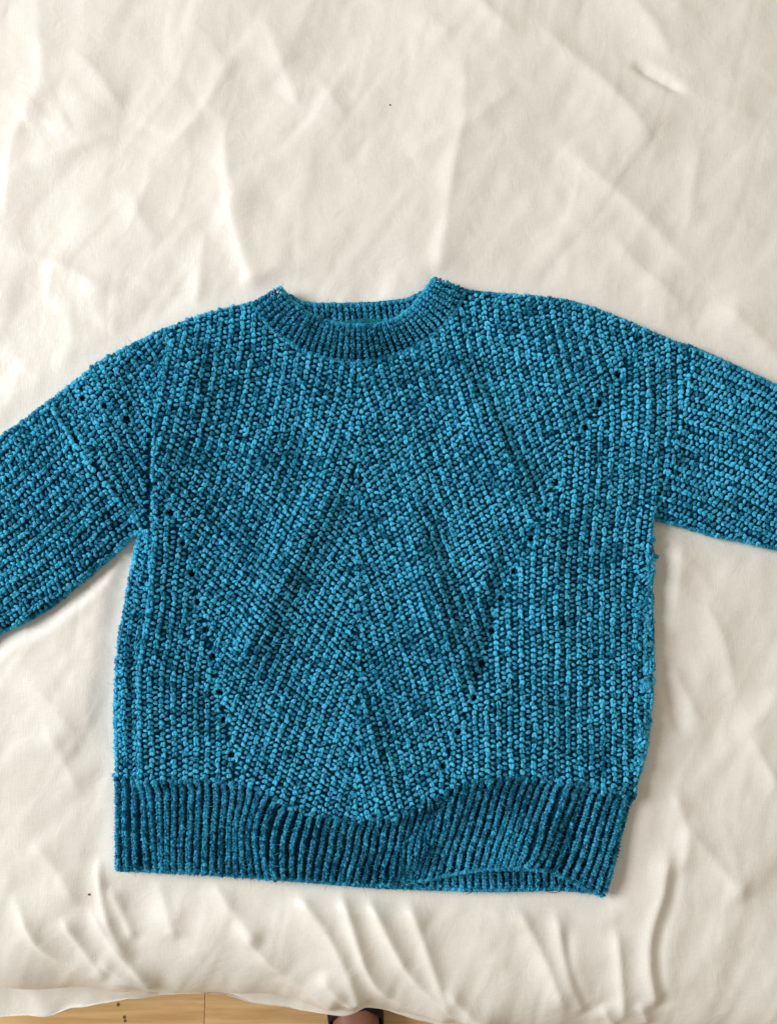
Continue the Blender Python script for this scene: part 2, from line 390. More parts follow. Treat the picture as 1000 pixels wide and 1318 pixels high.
def frames(A, flat_h=None):
    x, y = A[:, 0], A[:, 1]
    if flat_h is None:
        h = sample(H, x, y); sx = sample(Hx, x, y); sy = sample(Hy, x, y)
    else:
        h = np.broadcast_to(flat_h, x.shape).astype(float); sx = np.zeros_like(x); sy = np.zeros_like(x)
    sx = np.clip(sx, -1.6, 1.6); sy = np.clip(sy, -1.6, 1.6)
    n = np.stack([-sx, -sy, np.ones_like(x)], 1); n /= np.linalg.norm(n, axis=1)[:, None]
    t = np.stack([A[:, 2], A[:, 3], A[:, 2] * sx + A[:, 3] * sy], 1); t -= n * (t * n).sum(1)[:, None]
    t /= np.linalg.norm(t, axis=1)[:, None] + 1e-9
    b = np.cross(t, n)
    pos = np.stack([x, y, h], 1) + n * A[:, 7:8]
    return pos, b, t, n
def bead_mesh(name, A, mat, parent, flat_h=None, fuzz=None, roll=0.35):
    pos, b, t, n = frames(A, flat_h)
    # a little random roll of each loop
    m = len(A); an = rng.normal(0, roll, m)[:, None]; b, t = b * np.cos(an) + t * np.sin(an), t * np.cos(an) - b * np.sin(an)
    an = rng.normal(0, 0.25, m)[:, None]; b, n2 = b * np.cos(an) + n * np.sin(an), n * np.cos(an) - b * np.sin(an)
    Vs, Fs, Ts = [], [], []; off = 0; var = rng.integers(0, len(VARIANTS), m)
    for k, bv in enumerate(VARIANTS):
        i = np.where(var == k)[0]
        if not len(i): continue
        B = bv[None]
        P = pos[i][:, None] + B[..., 0:1] * (b[i] * A[i, 4:5])[:, None] + B[..., 1:2] * (t[i] * A[i, 5:6])[:, None] + B[..., 2:3] * (n2[i] * A[i, 6:7])[:, None]
        Vs.append(P.reshape(-1, 3)); f = IF[:, ::-1][None] + (np.arange(len(i)) * len(IV))[:, None, None] + off
        Fs.append(f.reshape(-1, 3)); off += len(i) * len(IV); Ts.append(np.repeat(A[i, 8], len(IV)))
    o = mesh_np(name, to_world(np.vstack(Vs)), np.vstack(Fs), mat, parent, np.concatenate(Ts))
    if fuzz is not None: fuzz.append((pos, b, t, n, A))
    return o
def tone_field(x, y):
    return 0.57 + 0.45 * noise(x, y, 60, 21) + 0.25 * noise(x, y, 18, 22) + rng.normal(0, 0.27, np.shape(x))

def lattice(shape_fn, cols, rows, sxp, syp):
    i, j = np.meshgrid(np.arange(*cols), np.arange(*rows), indexing='ij')
    return i.ravel(), j.ravel()

SX, SY = 14.6, 6.8
SAMPLES = []          # (x, y, tx, ty, kind)  kind 0 = raised wale loop, 1 = sunk cross loop
def profile(pts):
    p = np.array(pts, float); yy = np.arange(330, 1180, 2.0); s = np.interp(yy, p[:, 0], p[:, 1])
    for _ in range(30): s[1:-1] = 0.25 * s[:-2] + 0.5 * s[1:-1] + 0.25 * s[2:]
    F = np.concatenate([[0], np.cumsum((s[1:] + s[:-1]) * 1.0)])
    return (lambda y: np.interp(y, yy, F)), (lambda y: np.interp(y, yy, s))
def family(x_of, slope_of, colrange, y0, y1, rowskew, xc, mask, sx=SX, sy=SY):
    """columns i with x = x_of(i, y); rows skewed by rowskew*(x-xc)"""
    out = []
    i = np.arange(*colrange); j = np.arange(int((y1 - y0) / sy) + 60) - 30
    I, J = np.meshgrid(i, j, indexing='ij'); I = I.ravel().astype(float); J = J.ravel().astype(float)
    for kind, (di, dj) in enumerate(((0, 0), (0.5, 0.5))):
        ii = I + di; y = y0 + (J + dj) * sy
        for _ in range(3):
            x = x_of(ii, y); y = y0 + (J + dj) * sy + rowskew * (x - xc)
        wob = 2.0 * noise(x, y, 30, 31) + 2.6 * noise(x, y, 70, 32)
        x = x + wob + rng.normal(0, 0.55, x.shape); y = y + 2.5 * noise(x, y, 45, 33) + rng.normal(0, 0.5, x.shape)
        m = mask(x, y); x, y = x[m], y[m]
        s = slope_of(ii[m], y); L = np.hypot(s, 1)
        out.append((x, y, s / L, 1 / L, np.full(x.shape, kind)))
    SAMPLES.append([np.concatenate(c) for c in zip(*out)])

sil_d = lambda x, y: sample(dSg, x, y)
nbo = resample(NB_OUT, 60)
body_poly = np.array([(330, 395)] + NB_OUT[1:-1] + [(606, 380), (640, 376), (690, 379), (735, 385), (770, 396), (810, 412), (850, 430), (893, 443)]
                     + [tuple(p) for p in SEAM_R[4::6]] + [(841, 668), (841, 720)] + R_SIDE[::-1][2:] + HEM_F[::-1] + L_SIDE[::-1] + [(178, 684)]
                     + [tuple(p) for p in SEAM_L[::-1][4::6]] + [(60, 513), (95, 489), (130, 462), (165, 443), (200, 426), (240, 410), (270, 400), (300, 393)], float)
in_body = lambda x, y: inside(x, y, body_poly) & (sil_d(x, y) > 2.2) & (y < hem_top(x) + 1)

cxl = lambda y: 461 + 3 * np.sin(y / 60)
fL, sL = profile([(380, -0.02), (430, 0.05), (500, 0.20), (600, 0.38), (700, 0.52), (780, 0.54), (860, 0.46), (950, 0.36), (1050, 0.30)])
fR, sR = profile([(370, 0.10), (440, 0.22), (520, 0.34), (620, 0.40), (720, 0.36), (820, 0.33), (900, 0.30), (1000, 0.26)])
family(lambda i, y: 461 - i * SX - fL(y) + fL(400), lambda i, y: -sL(y), (-30, 22), 380, 1060, 0.20, 461,
       lambda x, y: in_body(x, y) & (x < cxl(y) - 2) & (x > np.maximum(eye_lx(y) + 2, ridge_x(y) * (y < 640) + 1)))
family(lambda i, y: 461 + i * SX + fR(y) - fR(400), lambda i, y: sR(y), (-30, 30), 370, 1060, -0.17, 461,
       lambda x, y: in_body(x, y) & (x > cxl(y) + 2) & (x < eye_rx(y) - 2))
# centre wale
family(lambda i, y: cxl(y) + i * SX, lambda i, y: 0 * y, (0, 1), 465, 1060, 0, 461, lambda x, y: in_body(x, y) & (abs(x - cxl(y)) < 6))
# right outer panel, wales upright
wv = lambda y: 4 * np.sin(y / 70) - 0.03 * (y - 700)
family(lambda i, y: 470 + i * SX + wv(y), lambda i, y: 4 / 70 * np.cos(y / 70) - 0.03, (-2, 32), 380, 1060, 0.03, 700,
       lambda x, y: in_body(x, y) & (x >= eye_rx(y) - 2) & (x < np.where(y < 668, seam_rx(y) - 3, 2000)))
# left outer panel below, wales upright
family(lambda i, y: ridge_x(y) + 3 + i * SX * 0.97, lambda i, y: 0 * y, (0, 14), 540, 1060, 0.02, 240,
       lambda x, y: in_body(x, y) & (x <= eye_lx(y) + 2) & (x > ridge_x(y)))
# the strip of side panel left of the fold
lside = resample(L_SIDE, 60)
sdx = lambda y: np.interp(y, lside[:, 1], lside[:, 0])
family(lambda i, y: sdx(y) + 4 + i * 11.5, lambda i, y: -0.1 + 0 * y, (0, 6), 684, 1060, 0.0, 170,
       lambda x, y: in_body(x, y) & (x <= ridge_x(y) - 1 - 9 * smooth((880 - y) / 140)) & (y > 684), sx=11.5)
# shoulder cap left of the fold, wales fanning from seam to fold
NCAP = 11
def cap_x(i, y): return seam_lx(y) + 5 + (ridge_x(y) - 7 - seam_lx(y)) * (i / NCAP)
family(lambda i, y: 20 + i * SX + 0.52 * (y - 480), lambda i, y: 0.52 + 0 * y, (-8, 18), 400, 720, -0.32, 120,
       lambda x, y: in_body(x, y) & (x < ridge_x(y) - 1 - 15 * smooth((y - 455) / 130)) & (x > np.where(y > 512, seam_lx(y) + 3, -999)) & (y < 690))
# loops on the face of the fold
family(lambda i, y: ridge_x(y) - 1.5 - 3.2 * i, lambda i, y: 0 * y, (0, 2), 440, 860, 0, 200, lambda x, y: in_body(x, y) & (x < ridge_x(y) + 2) & (y > 440) & (y < 850))
# sleeves: wales run along the sleeve
def sleeve_family(d, origin, mask, n_across, n_along):
    d = np.array(d, float); d /= np.hypot(*d); p = np.array([-d[1], d[0]])
    out = []
    I, J = np.meshgrid(np.arange(-n_across, n_across), np.arange(-n_along, n_along), indexing='ij'); I = I.ravel(); J = J.ravel()
    for kind, (di, dj) in enumerate(((0, 0), (0.5, 0.5))):
        a = (J + dj) * 6.7; b = (I + di) * 14.6
        b = b + 10 * noise(a + 500, b, 110, 41) ; a = a + 0.12 * b
        x = origin[0] + d[0] * a + p[0] * b; y = origin[1] + d[1] * a + p[1] * b
        x = x + 2 * noise(x, y, 30, 42) + rng.normal(0, .5, x.shape); y = y + 2 * noise(x, y, 30, 43) + rng.normal(0, .5, x.shape)
        m = mask(x, y); out.append((x[m], y[m], np.full(m.sum(), d[0]), np.full(m.sum(), d[1]), np.full(m.sum(), kind)))
    return [np.concatenate(c) for c in zip(*out)]
in_sil = lambda x, y: inside(x, y, SIL) & (sil_d(x, y) > 2.2)
SLV_L = sleeve_family((-1, 0.80), (90, 640), lambda x, y: in_sil(x, y) & (x < seam_lx(y) - 3) & (x < 178) & ((y < 700) | (x < 160)), 20, 90)
SLV_R = sleeve_family((1, 0.46), (880, 560), lambda x, y: in_sil(x, y) & (x > seam_rx(y) + 3) & (y < 830) & (x > 838), 22, 90)

def thin(sets, r):
    """drop loops that crowd one another where panels meet"""
    A = np.stack([np.concatenate(c) for c in zip(*sets)], 1)
    cell = {}; keep = np.ones(len(A), bool)
    order = np.argsort(A[:, 4], kind='stable')
    for k in order:
        x, y = A[k, 0], A[k, 1]; kd = A[k, 4]; ci, cj = int(x // 6), int(y // 6); ok = True
        for di in (-1, 0, 1):
            for dj in (-1, 0, 1):
                for q in cell.get((ci + di, cj + dj), ()):
                    if (A[q, 0] - x) ** 2 + (A[q, 1] - y) ** 2 < r * r: ok = False; break
                if not ok: break
            if not ok: break
        if ok: cell.setdefault((ci, cj), []).append(k)
        keep[k] = ok
    return A[keep]
EYES = np.array(EYE_L + EYE_R, float)
def not_eyelet(A):
    d = np.min(np.hypot(A[:, 0:1] - EYES[:, 0], (A[:, 1:2] - EYES[:, 1])), axis=1)
    A = A[d > np.where(A[:, 4] == 0, 7.0, 6.4)]; ring = []
    for ex, ey in EYES:
        a = np.arange(7) / 7 * 2 * np.pi + rng.random()
        rr = rng.uniform(5.2, 6.7); ex = ex + rng.normal(0, .6)
        ring.append(np.stack([ex + rr * np.cos(a), ey + rr * 1.1 * np.sin(a), np.cos(a), np.sin(a), np.full(7, 1.0)], 1))
    return np.vstack([A] + ring)
def to_beads(A):
    x, y, tx, ty, kd = A.T; n = len(x)
    m = kd == 0
    X = []
    wale, cross = np.where(m)[0], np.where(~m)[0]
    tone = tone_field(x, y)
    # raised wale: two legs of the loop lying side by side in a narrow V
    for sgn in (-1, 1):
        k = wale; q = len(k); an = sgn * rng.normal(0.30, 0.14, q); ca, sa = np.cos(an), np.sin(an)
        bx, by = -ty[k], tx[k]
        X.append(np.stack([x[k] + bx * sgn * 1.2 + rng.normal(0, .25, q), y[k] + by * sgn * 1.2 + rng.normal(0, .25, q), tx[k] * ca + bx * sa, ty[k] * ca + by * sa,
                           1.75 * rng.normal(1, .10, q), 2.95 * rng.normal(1, .09, q), 2.4 * rng.normal(1, .08, q), 0.9 + rng.normal(0, .45, q), tone[k] + 0.12 + rng.normal(0, .16, q)], 1))
    k = cross; q = len(k)
    X.append(np.stack([x[k], y[k], tx[k], ty[k], 3.0 * rng.normal(1, .1, q), 1.9 * rng.normal(1, .12, q), 2.1 * np.ones(q), -0.5 + rng.normal(0, .5, q), tone[k] - 0.05], 1))  # sunk loops toned darker, raised ones lighter: shade of the relief in the colour
    return np.vstack(X)

sweater = empty('sweater', (0, 0, HB), 'teal chenille knit sweater with ribbed crew neck laid flat on the white duvet', 'sweater')
MW = sweater.matrix_world
def child(o, p=sweater):
    o.parent = p
    if p is sweater: o.location = o.location
    return o
# children keep world coordinates: the empty stands at bed height, so parts are lowered by the same amount
def into(o, parent):
    o.parent = parent; o.location = (0, 0, -HB) if parent is sweater else (0, 0, 0); return o

FUZZ = []
def sheet(name, mask_poly, inset, drop, mat, step=3.0, holes=None, hfun=None, extra=None):
    p = mask_poly; xs = np.arange(p[:, 0].min() - step, p[:, 0].max() + step, step); ys = np.arange(p[:, 1].min() - step, p[:, 1].max() + step, step)
    X, Y = np.meshgrid(xs, ys); ins = inside(X, Y, p)
    if inset: ins &= (sample(dSg, X, Y) > inset)
    if extra is not None: ins &= extra(X, Y)
    if holes is not None:
        for hx, hy in holes: ins &= ~(np.hypot(X - hx, Y - hy) < 3.8)
    Z = (sample(H, X, Y) if hfun is None else hfun(X, Y)) - drop
    idx = np.arange(X.size).reshape(X.shape)
    q = ins[:-1, :-1] & ins[1:, :-1] & ins[:-1, 1:] & ins[1:, 1:]
    F = np.stack([idx[:-1, :-1][q], idx[:-1, 1:][q], idx[1:, 1:][q], idx[1:, :-1][q]], 1)[:, ::-1]
    used = np.unique(F); remap = -np.ones(X.size, int); remap[used] = np.arange(len(used))
    V = np.stack([X.ravel(), Y.ravel(), Z.ravel()], 1)[used]
    return mesh_np(name, to_world(V), remap[F], mat, None, np.full(len(V), 0.5))

# --- back of the sweater, lying on the duvet
def back_h(x, y):
    n = np.zeros(np.shape(x)) + 3.0
    return n + 1.2 * noise(x, y, 60, 9)
back = into(sheet('back_panel', SIL_BACK, 0, 0, M_gap_shade, 5.0, hfun=back_h), sweater)
per = resample(np.vstack([SIL_BACK, SIL_BACK[:1]]), 1050, sm=1)
tg = np.gradient(per, axis=0); tg /= np.linalg.norm(tg, axis=1)[:, None] + 1e-9
inw = np.stack([tg[:, 1], -tg[:, 0]], 1)
test = inside(per[:, 0] + inw[:, 0] * 3, per[:, 1] + inw[:, 1] * 3, SIL_BACK); inw[~test] *= -1
B = Beads()
for k, (ins_, lift, sz) in enumerate(((2.5, 0.5, 2.7), (1.6, 4.0, 2.5))):
    B.add(per[:, 0] + inw[:, 0] * ins_ + rng.normal(0, .25, len(per)), per[:, 1] + inw[:, 1] * ins_ + rng.normal(0, .25, len(per)), tg[:, 0], tg[:, 1], sz, 3.0, sz, lift, tone_field(per[:, 0], per[:, 1]) - 0.05)
o = into(bead_mesh('edge_stitches', B.arr(), M_yarn, None, flat_h=2.5, fuzz=FUZZ), back); o['kind'] = 'stuff'

# --- front body
front = into(sheet('front_panel', body_poly, 3.0, 2.9, M_gap_shade, 3.0, holes=EYE_L + EYE_R, extra=lambda X, Y: Y < hem_top(X) + 6), sweater)
front['label'] = 'chevron knit front with two slanting rows of eyelets'
BA = to_beads(not_eyelet(thin(SAMPLES, 3.9)))
o = into(bead_mesh('stitches', BA, M_yarn, None, fuzz=FUZZ), front); o['kind'] = 'stuff'
# seam chains
def chain(name, pts, n, sz, lift, parent, tone=0.0, mat=None, jit=0.6):
    p = resample(pts, n, sm=2); t = np.gradient(p, axis=0); t /= np.linalg.norm(t, axis=1)[:, None]
    B = Beads(); B.add(p[:, 0] + rng.normal(0, jit, n), p[:, 1] + rng.normal(0, jit, n), t[:, 0], t[:, 1], sz * .8, sz, sz * .9, lift, tone_field(p[:, 0], p[:, 1]) + tone)
    o = into(bead_mesh(name, B.arr(), mat or M_yarn, None, fuzz=FUZZ), parent); o['kind'] = 'stuff'; return o

# --- sleeves
for nm, S, poly, lab in (('sleeve', SLV_L, np.array(L_TOP[8:] + L_BOT + [tuple(p) for p in SEAM_L[::-1][3::5]], float), 'sleeve folded under the body edge, running off to the lower left'),
                         ('sleeve', SLV_R, np.array([tuple(p) for p in SEAM_R[::-1][::5]] + R_TOP[:5][::-1] + R_BOT[::-1], float), 'sleeve running off to the right')):
    if nm == 'sleeve' and lab.endswith('right'):
        poly = np.array([tuple(p) for p in SEAM_R[::-1][::5]] + R_TOP[:6][::-1] + R_BOT[::-1], float)
    s = into(sheet(nm, poly, 3.0, 2.9, M_gap_shade, 4.0), sweater); s['label'] = lab
    o = into(bead_mesh('stitches', to_beads(thin([S], 3.8)), M_yarn, None, fuzz=FUZZ), s); o['kind'] = 'stuff'
chain('armhole_seam', SEAM_L[2:], 34, 3.4, 1.2, sweater, 0.1); chain('armhole_seam', SEAM_R[2:], 46, 2.7, 0.3, sweater, 0.0, None, 1.0)

# --- ribs: every rib a piece of its own, a plait of two rows of loops
def rib(path, parent, width=3.1, pitch=5.2, lift=1.0, flat=None, tone=0.0, end=True):
    L = np.hypot(*np.diff(path, axis=0).T).sum(); n = max(3, int(L / pitch))
    p = resample(path, n, sm=0); t = np.gradient(p, axis=0); t /= np.linalg.norm(t, axis=1)[:, None] + 1e-9
    b = np.stack([-t[:, 1], t[:, 0]], 1); base = tone + rng.normal(0, 0.10)
    B = Beads()
    for s in (-1, 1):
        c, q = math.cos(0.45 * s), math.sin(0.45 * s)
        tx = t[:, 0] * c + b[:, 0] * q; ty = t[:, 1] * c + b[:, 1] * q
        B.add(p[:, 0] + b[:, 0] * s * width * .48 + rng.normal(0, .3, n), p[:, 1] + b[:, 1] * s * width * .48 + rng.normal(0, .3, n), tx, ty,
              width * .62 * rng.normal(1, .07, n), pitch * .62 * rng.normal(1, .08, n), 2.9, lift + rng.normal(0, .25, n), tone_field(p[:, 0], p[:, 1]) + base)
    return into(bead_mesh('rib', B.arr(), M_rib, None, flat_h=flat, fuzz=FUZZ, roll=0.15), parent)
hem_poly = np.vstack([hemT[(hemT[:, 0] > 148) & (hemT[:, 0] < 815)] - [0, 2], np.array([(812, 1028), (800, 1066), (794, 1100), (786, 1130), (775, 1149)]), hemF[::-1], np.array([(150, 1060)])])
hem = into(sheet('hem_band', hem_poly, 2.0, 4.4, M_gap_shade, 2.5), sweater)
hem['label'] = 'ribbed hem band, lifted off the bed near its right end'
def hem_rib_path(k, n):
    f = k / (n - 1); xt = 151 + f * (815 - 151); xb = 152 + f * (774 - 152)
    s = np.linspace(0, 1, 26)
    x = xt + (xb - xt) * s ** 1.1
    x = x - 10 * np.sin(np.pi * s) * np.exp(-((xt - 352) / 46) ** 2)
    x = x + 10 * s * np.exp(-((xt - 195) / 22) ** 2)
    x = x - 8 * smooth(s * 1.3) * np.exp(-((xt - 585) / 42) ** 2) + 3 * s * np.exp(-((xt - 520) / 24) ** 2)
    x = x - 9 * s * np.exp(-((xt - 712) / 40) ** 2) + 2.2 * noise(np.full(26, xt), s * 120, 30, 51)
    yt = hem_top(x); yb = hem_front(x)
    y = yt - 3 + (yb - yt + 2) * s
    return np.stack([x, y], 1)
NR = 62
for k in range(NR):
    rib(hem_rib_path(k, NR), hem, 2.6, 4.0, 2.0, tone=-0.14)
chain('cast_off_edge', hemF - [0, 0.5], 175, 2.9, 0.8, hem, 0.1, M_rib, 0.4)
# back of the hem, showing in the gap
hemback = into(sheet('back_hem_band', np.vstack([np.array([(380, 1090), (770, 1090)]), hemB[::-1][:90]]), 0, 0, M_gap_shade, 4.0, hfun=lambda X, Y: back_h(X, Y) + 1.2), sweater)
for k in range(34):
    x0 = 448 + k * 9.8
    y1 = float(hem_back(x0)) - 1.5
    rib(np.array([(x0 - 3, y1 - 52), (x0 - 1, y1 - 25), (x0, y1)]), hemback, 2.6, 4.0, 3.2, flat=4.2, tone=0.0)
B = Beads(); p = resample(HEM_B, 170)
p = p[p[:, 0] < 772]
B.add(p[:, 0], p[:, 1] - 1, np.ones(len(p)), np.zeros(len(p)), 2.6, 3.4, 2.8, 1.5, tone_field(p[:, 0], p[:, 1]))
o = into(bead_mesh('cast_off_edge', B.arr(), M_rib, None, flat_h=3.5, fuzz=FUZZ), hemback); o['kind'] = 'stuff'

# --- neckband
nin = resample(NB_IN, 120, sm=6); nout = resample(NB_OUT, 120, sm=6)
neck_poly = np.vstack([nin, nout[::-1]])
neck = into(sheet('neckband', neck_poly, 1.5, 4.2, M_gap_shade, 2.0), sweater)
NN = 38
for k in range(NN):
    f = (k + 0.5) / NN * 119; a = nin[int(f)] + (nin[min(119, int(f) + 1)] - nin[int(f)]) * (f % 1); b_ = nout[int(f)] + (nout[min(119, int(f) + 1)] - nout[int(f)]) * (f % 1)
    rib(np.stack([a + (b_ - a) * s for s in np.linspace(0.09, 0.95, 10)]), neck, 2.05, 3.6, 2.0, tone=-0.06)
chain('neck_edge', nin, 100, 3.0, 2.6, neck, 0.18, M_rib, 0.3)
chain('neck_seam', nout, 88, 2.9, 0.4, neck, -0.05, M_yarn, 0.7)
BK_T = resample([(366, 377), (386, 388), (408, 391), (445, 391), (480, 390), (523, 385), (546, 375), (556, 368)], 100)
BK_B = resample([(372, 404), (392, 418), (416, 428), (445, 430), (480, 430), (510, 425), (535, 412), (556, 392)], 100)
bneck = into(sheet('back_neckband', np.vstack([BK_T, BK_B[::-1]]), 0, 0, M_gap_shade, 3.0, hfun=lambda X, Y: back_h(X, Y) + 2), sweater)
NB = 25
for k in range(NB):
    f = int((k + 0.5) / NB * 99)
    rib(np.stack([BK_T[f] + (BK_B[f] - BK_T[f]) * s for s in np.linspace(0.05, 1, 10)]), bneck, 2.2, 4.6, 3.4, flat=6.0, tone=0.05)
B = Beads(); B.add(BK_T[:, 0], BK_T[:, 1], np.ones(100), np.zeros(100), 2.5, 2.8, 2.6, 1.2, tone_field(BK_T[:, 0], BK_T[:, 1]) + .1)
o = into(bead_mesh('neck_edge', B.arr(), M_rib, None, flat_h=6.0, fuzz=FUZZ), bneck); o['kind'] = 'stuff'
p = resample([(432, 421), (450, 415), (470, 413), (490, 414), (508, 417), (520, 421)], 46)
B = Beads(); B.add(p[:, 0], p[:, 1], np.ones(46), np.zeros(46), 3.0, 2.6, 2.6, 3.0, rng.uniform(.3, .9, 46))
B.add(p[:, 0], p[:, 1] + 4, np.ones(46), np.zeros(46), 3.0, 2.6, 2.6, 2.0, rng.uniform(.1, .6, 46))
o = into(bead_mesh('neck_tape', B.arr(), M_tape, None, flat_h=8.0), bneck); o['kind'] = 'stuff'

# --- rumpled seam down the right side
B = Beads(); n = 210; sy_ = rng.uniform(690, 990, n); rs = np.array(R_SIDE[::-1], float)
sx_ = np.interp(sy_, rs[:, 1], rs[:, 0]) - 3 - np.abs(rng.normal(0, 9, n))
B.add(sx_, sy_, rng.normal(0, .8, n), np.ones(n), rng.uniform(1.4, 2.2, n), rng.uniform(2.4, 4.4, n), 1.8, 2.6 + rng.normal(0, .8, n), tone_field(sx_, sy_) + .1)
o = into(bead_mesh('side_seam', B.arr(), M_yarn, None, fuzz=FUZZ, roll=0.6), sweater); o['kind'] = 'stuff'
# --- pile fuzz on all yarn
def fuzz_mesh():
    P = np.vstack([f[0] for f in FUZZ]); Bv = np.vstack([f[1] for f in FUZZ]); T = np.vstack([f[2] for f in FUZZ]); N = np.vstack([f[3] for f in FUZZ]); A = np.vstack([f[4] for f in FUZZ])
    reps = 10; i = np.repeat(np.arange(len(P)), reps); m = len(i)
    d = rng.normal(size=(m, 3)); d[:, 2] = np.abs(d[:, 2]) * 0.9 + 0.05; d /= np.linalg.norm(d, axis=1)[:, None]
    root = P[i] + Bv[i] * (d[:, 0:1] * A[i, 4:5] * .9) + T[i] * (d[:, 1:2] * A[i, 5:6] * .9) + N[i] * (d[:, 2:3] * A[i, 6:7] * .9)
    dirv = Bv[i] * d[:, 0:1] + T[i] * d[:, 1:2] + N[i] * d[:, 2:3] + rng.normal(0, .45, (m, 3))
    ln = rng.gamma(3.0, 0.70, m)[:, None]; ln = np.where(rng.random(m)[:, None] < 0.02, ln * 3.0, ln)
    side = np.cross(dirv, rng.normal(size=(m, 3))); side /= np.linalg.norm(side, axis=1)[:, None] + 1e-9
    wv_ = 0.22
    V = np.stack([root - side * wv_, root + side * wv_, root + dirv * ln], 1).reshape(-1, 3)
    return mesh_np('pile_fuzz', to_world(V), np.arange(3 * m).reshape(-1, 3), M_fuzz, None, np.repeat(np.clip(A[i, 8] + rng.normal(0, .25, m), 0, 1), 3), False)
o = into(fuzz_mesh(), sweater); o['kind'] = 'stuff'

# --- loose threads
def tube(name, P, r, mat, sides=5):
    P = np.asarray(P, float); t = np.gradient(P, axis=0); t /= np.linalg.norm(t, axis=1)[:, None] + 1e-9
    up = np.array([0.1, 0.2, 1.0]); b = np.cross(t, up); b /= np.linalg.norm(b, axis=1)[:, None]; n = np.cross(b, t)
    a = np.linspace(0, 2 * np.pi, sides + 1)[:-1]
    V = (P[:, None] + r * (b[:, None] * np.cos(a)[None, :, None] + n[:, None] * np.sin(a)[None, :, None])).reshape(-1, 3)
    F = [[i * sides + k, i * sides + (k + 1) % sides, (i + 1) * sides + (k + 1) % sides, (i + 1) * sides + k] for i in range(len(P) - 1) for k in range(sides)]
    return mesh_np(name, V, F, mat, None, np.full(len(V), 0.2))
for pts, hh in (([(600, 1153), (607, 1149), (618, 1147), (627, 1141), (645, 1139), (662, 1136)], 5), ([(676, 1120), (690, 1138), (703, 1148), (714, 1151), (724, 1148), (732, 1139)], 6), ([(596, 1150), (612, 1145), (628, 1146)], 5)):
    q = resample(pts, 30, sm=4)
    into(tube('loose_thread', to_world(np.column_stack([q, np.full(30, hh + 3.0) + np.sin(np.linspace(0, 5, 30))])), 0.00028, M_gap_shade), sweater)
B = Beads(); n = 16
B.add(843 + rng.normal(0, 2.6, n), 717 + rng.normal(0, 2.2, n), rng.normal(size=n), rng.normal(size=n), 1.7, 2.6, 1.7, 1.0, rng.uniform(.2, .7, n))
o = into(bead_mesh('frayed_tuft', B.arr(), M_yarn, None, flat_h=6.0), sweater)

# ------------------------------------------------------------------ duvet
_ec = np.array([(-800, 1250), (-60, 1262), (0, 1274), (60, 1272), (110, 1276), (180, 1280), (240, 1281), (290, 1279), (345, 1279), (400, 1288), (440, 1297), (472, 1289), (520, 1299), (580, 1306), (640, 1315), (700, 1319), (760, 1317), (800, 1321), (1000, 1332), (1800, 1370)], float)
_lc = np.array([(-800, 1310), (0, 1299), (60, 1289), (120, 1278), (170, 1270), (250, 1277), (330, 1289), (400, 1296), (436, 1296), (470, 1280), (540, 1300), (600, 1313), (640, 1316), (720, 1310), (900, 1318), (1800, 1350)], float)
def _sm(p, x):
    g = np.arange(-820, 1841, 4.0); v = np.interp(g, p[:, 0], p[:, 1])
    for _ in range(14): v[1:-1] = 0.25 * v[:-2] + 0.5 * v[1:-1] + 0.25 * v[2:]
    return np.interp(x, g, v)
def edge_line(x):
    c = _sm(_ec, x); return c + 52 + (c - 1285) * 0.07
def lip_line(x): return 659 + (_sm(_lc, x) - 659) / 0.877
AE, BE = 150.0, 115.0
